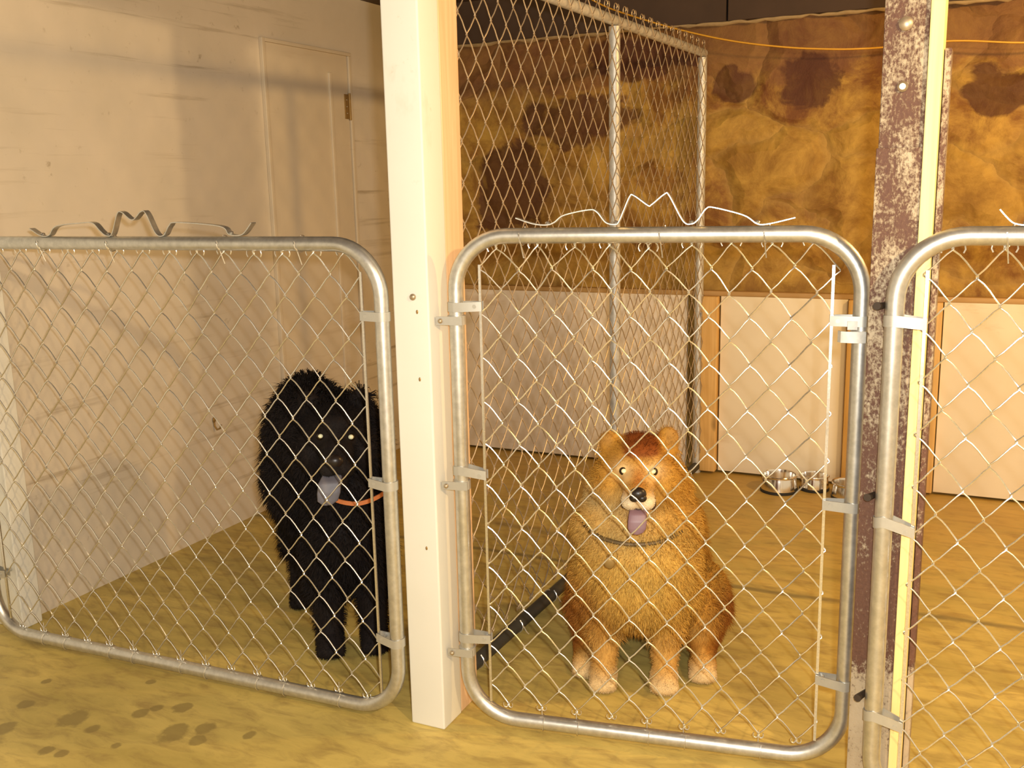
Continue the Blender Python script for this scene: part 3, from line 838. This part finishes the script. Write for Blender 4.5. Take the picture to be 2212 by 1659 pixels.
def gold_col(l):
    l = undrop(l)
    c = np.tile(np.array([.56, .29, .045]), (len(l), 1))
    c = lay(c, near(l, (AX, -.08, .33), (.16, .16, .15)) * 1.1, (.72, .47, .11))
    c = lay(c, near(l, (AX - .05, -.05, .45), (.12, .14, .08)), (.68, .45, .15))
    c = lay(c, sstep(-l[:, 2], -.60, -.50) * sstep(l[:, 2], .46, .52) * near(l, (-.12, 0, .52), (.08, .2, .10)), (.66, .48, .20))
    c = lay(c, sstep(l[:, 2], .655, .675) * sstep(-np.abs(l[:, 0] - AX - .008), -.062, -.035), (.24, .065, .012))
    c = lay(c, sstep(l[:, 2], .655, .69) * sstep(np.abs(l[:, 0] - AX), .06, .08), (.42, .22, .05))
    for sx in (-1, 1):
        c = lay(c, near(l, (AX + sx * .040, -.09, .628), (.030, .05, .024)) * 1.2, (.74, .52, .24))
        c = lay(c, near(l, (AX + sx * .026, -.16, .565), (.028, .05, .022)) * 1.5, (.80, .68, .46))
    c = lay(c, near(l, (AX, -.13, .615), (.016, .06, .03)), (.46, .18, .035))
    c = lay(c, near(l, (AX, -.12, .50), (.05, .05, .02)), (.62, .42, .2))
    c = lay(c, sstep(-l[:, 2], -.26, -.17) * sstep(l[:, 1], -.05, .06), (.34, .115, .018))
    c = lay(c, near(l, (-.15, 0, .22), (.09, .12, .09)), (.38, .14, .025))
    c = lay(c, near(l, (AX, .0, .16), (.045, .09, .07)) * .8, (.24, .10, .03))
    lg = sstep(-l[:, 2], -.20, -.10) * sstep(-l[:, 1], -.01, .03)
    c = lay(c, lg * .8, (.62, .36, .10)); c = lay(c, sstep(-l[:, 2], -.07, -.02) * sstep(-l[:, 1], .0, .05), (.74, .55, .28))
    return c
def gold_len(l):
    l = undrop(l)
    L_ = np.full(len(l), .034)
    L_ = np.where(l[:, 2] > .46, .026, L_)
    f = (l[:, 1] < -.02) & (l[:, 2] > .555) & (np.abs(l[:, 0] - AX) < .085); L_ = np.where(f, .009, L_)
    f = (l[:, 1] < -.085) & (l[:, 2] > .50); L_ = np.where(f, .0045, L_)
    f = (l[:, 2] > .66); L_ = np.where(f, .014, L_)
    for ex in (-.054, .022):
        L_ = np.where(((l[:, 0] - ex) ** 2 + (l[:, 2] - .627) ** 2 < .019 ** 2) & (l[:, 1] < 0), 0, L_)
    L_ = np.where((l[:, 2] < .13), .014, L_); L_ = np.where((l[:, 2] < .06), .007, L_)
    return L_
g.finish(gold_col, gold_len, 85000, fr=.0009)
g.eye(-.054, -.082, .627); g.eye(.022, -.082, .627)
MB().ball(g.L(AX, -.190, .600), (.021, .016, .017), 20, 14, g.B).ball(g.L(AX - .010, -.196, .590), (.012, .010, .010), 12, 8, g.B).ball(g.L(AX + .010, -.196, .590), (.012, .010, .010), 12, 8, g.B).build('nose', M['nose'], g.root)
MB().ball(g.L(AX, -.115, .547), (.036, .055, .020), 20, 12, g.B).ball(g.L(AX - .034, -.12, .548), (.012, .02, .014), 12, 8, g.B).ball(g.L(AX + .034, -.12, .546), (.012, .02, .014), 12, 8, g.B).build('mouth', M['mouth'], g.root)
g.ribbon_tongue([(AX, -.10, .548, .018), (AX, -.155, .550, .021), (AX - .001, -.178, .535, .023), (AX - .002, -.186, .515, .024), (AX - .003, -.189, .495, .023), (AX - .004, -.190, .483, .017), (AX - .004, -.190, .477, .006)], M['tongue'])
P = [g.L(AX - .01 + math.sin(a) * .143, .02 - math.cos(a) * .141, .420 + .03 * (1 - math.cos(a))) for a in np.linspace(0, 2 * PI, 48, endpoint=False)]
MB().tube(P, .006, 8, closed=True).build('collar', M['collar_dark'], g.root)
tg = MB().ball(g.L(-.088, -.186, .392), (.0145, .003, .0155), 18, 10, g.B).build('name_tag', M['tagmetal'], g.root)
MB().tube([g.L(-.088 + .005 * math.sin(a), -.186, .410 + .006 * math.cos(a)) for a in np.linspace(0, 2 * PI, 12, endpoint=False)], .001, 5, closed=True).build('ring', M['tagmetal'], tg)

# black dog, standing, looking at the camera
k = Dog('black_dog', 'shaggy black dog standing in the left pen, grey tongue hanging out', (-1.65, 2.36), 9)
HX = -.037
k.blob((HX, .0, .655), (.100, .090, .090)); k.blob((HX, -.05, .69), (.065, .055, .04))
k.blob((HX, -.10, .620), (.050, .055, .042)); k.blob((HX - .004, -.135, .606), (.040, .055, .032))
for sx in (-1, 1):
    k.blob((HX + sx * .024, -.145, .585), (.026, .036, .026)); k.blob((HX + sx * .07, -.01, .60), (.06, .065, .07))
    k.blob((HX + sx * .072, .02, .738), (.036, .020, .040), (0, sx * 20, 0)); k.blob((HX + sx * .064, .02, .705), (.04, .03, .035))
k.blob((HX - .004, -.10, .54), (.036, .06, .018), (18, 0, 0))
k.blob((-.01, .08, .60), (.115, .12, .14)); k.blob((-.11, .12, .62), (.130, .13, .16)); k.blob((-.13, .14, .70), (.075, .09, .085))
k.blob((-.02, .03, .46), (.120, .12, .15)); k.blob((-.13, .15, .50), (.125, .16, .16)); k.blob((-.02, .0, .34), (.115, .11, .13))
k.blob((-.08, .22, .42), (.150, .20, .16)); k.blob((-.10, .38, .41), (.135, .16, .155))
k.limb([(-.10, .50, .50, .05), (-.11, .46, .62, .055), (-.12, .36, .70, .06), (-.13, .28, .70, .05)])    # tail curled over the back
for a_ in (-.087, .042):
    k.blob((a_, .0, .29), (.062, .075, .12)); k.limb([(a_, -.02, .24, .058), (a_, -.035, .13, .047), (a_, -.04, .05, .040)]); k.paw(a_, -.06, .040)
for a_, b_ in ((-.185, .34), (.01, .42)):
    k.blob((a_ + .02, b_, .32), (.065, .11, .14), (15, 0, 0)); k.limb([(a_ + .01, b_ - .02, .24, .055), (a_, b_ + .04, .13, .036), (a_, b_ - .0, .045, .034)]); k.paw(a_, b_ - .03, .034)
def blk_col(l):
    c = np.tile(np.array([.014, .010, .009]), (len(l), 1))
    c = lay(c, near(l, (HX - .02, -.16, .59), (.04, .06, .04)) * .5, (.03, .026, .024))
    return c
def blk_len(l):
    L_ = np.full(len(l), .042)
    f = (l[:, 1] < .0) & (l[:, 2] > .56) & (np.abs(l[:, 0] - HX) < .10); L_ = np.where(f, .012, L_)
    f = (l[:, 1] < -.085) & (l[:, 2] > .50); L_ = np.where(f, .0045, L_)
    for ex in (-.079, .005):
        L_ = np.where(((l[:, 0] - ex) ** 2 + (l[:, 2] - .658) ** 2 < .02 ** 2) & (l[:, 1] < 0), 0, L_)
    L_ = np.where((l[:, 2] < .16), .018, L_); L_ = np.where((l[:, 2] < .07), .008, L_)
    return L_
k.finish(blk_col, blk_len, 45000, fr=.0012)
k.eye(-.079, -.078, .663); k.eye(.005, -.078, .655, g=.0078)
MB().ball(k.L(HX - .004, -.190, .618), (.022, .016, .018), 20, 14, k.B).build('nose', M['nose'], k.root)
MB().ball(k.L(HX - .004, -.115, .565), (.038, .055, .020), 20, 12, k.B).build('mouth', M['mouth'], k.root)
k.ribbon_tongue([(HX - .008, -.10, .566, .022), (HX - .014, -.160, .572, .027), (HX - .022, -.184, .556, .031), (HX - .026, -.192, .53, .032), (HX - .030, -.194, .508, .028), (HX - .032, -.195, .496, .012)], M['tongue_dark'])
P = [k.L(.012 + math.sin(a) * .120, .03 - math.cos(a) * .175, .478 + .05 * (1 - math.cos(a)) * .6 + .010 * abs(math.sin(a))) for a in np.linspace(0, 2 * PI, 48, endpoint=False)]
MB().ribbon(P + [P[0]], (0, 0, 1), .012, .004).build('collar', M['collar'], k.root)
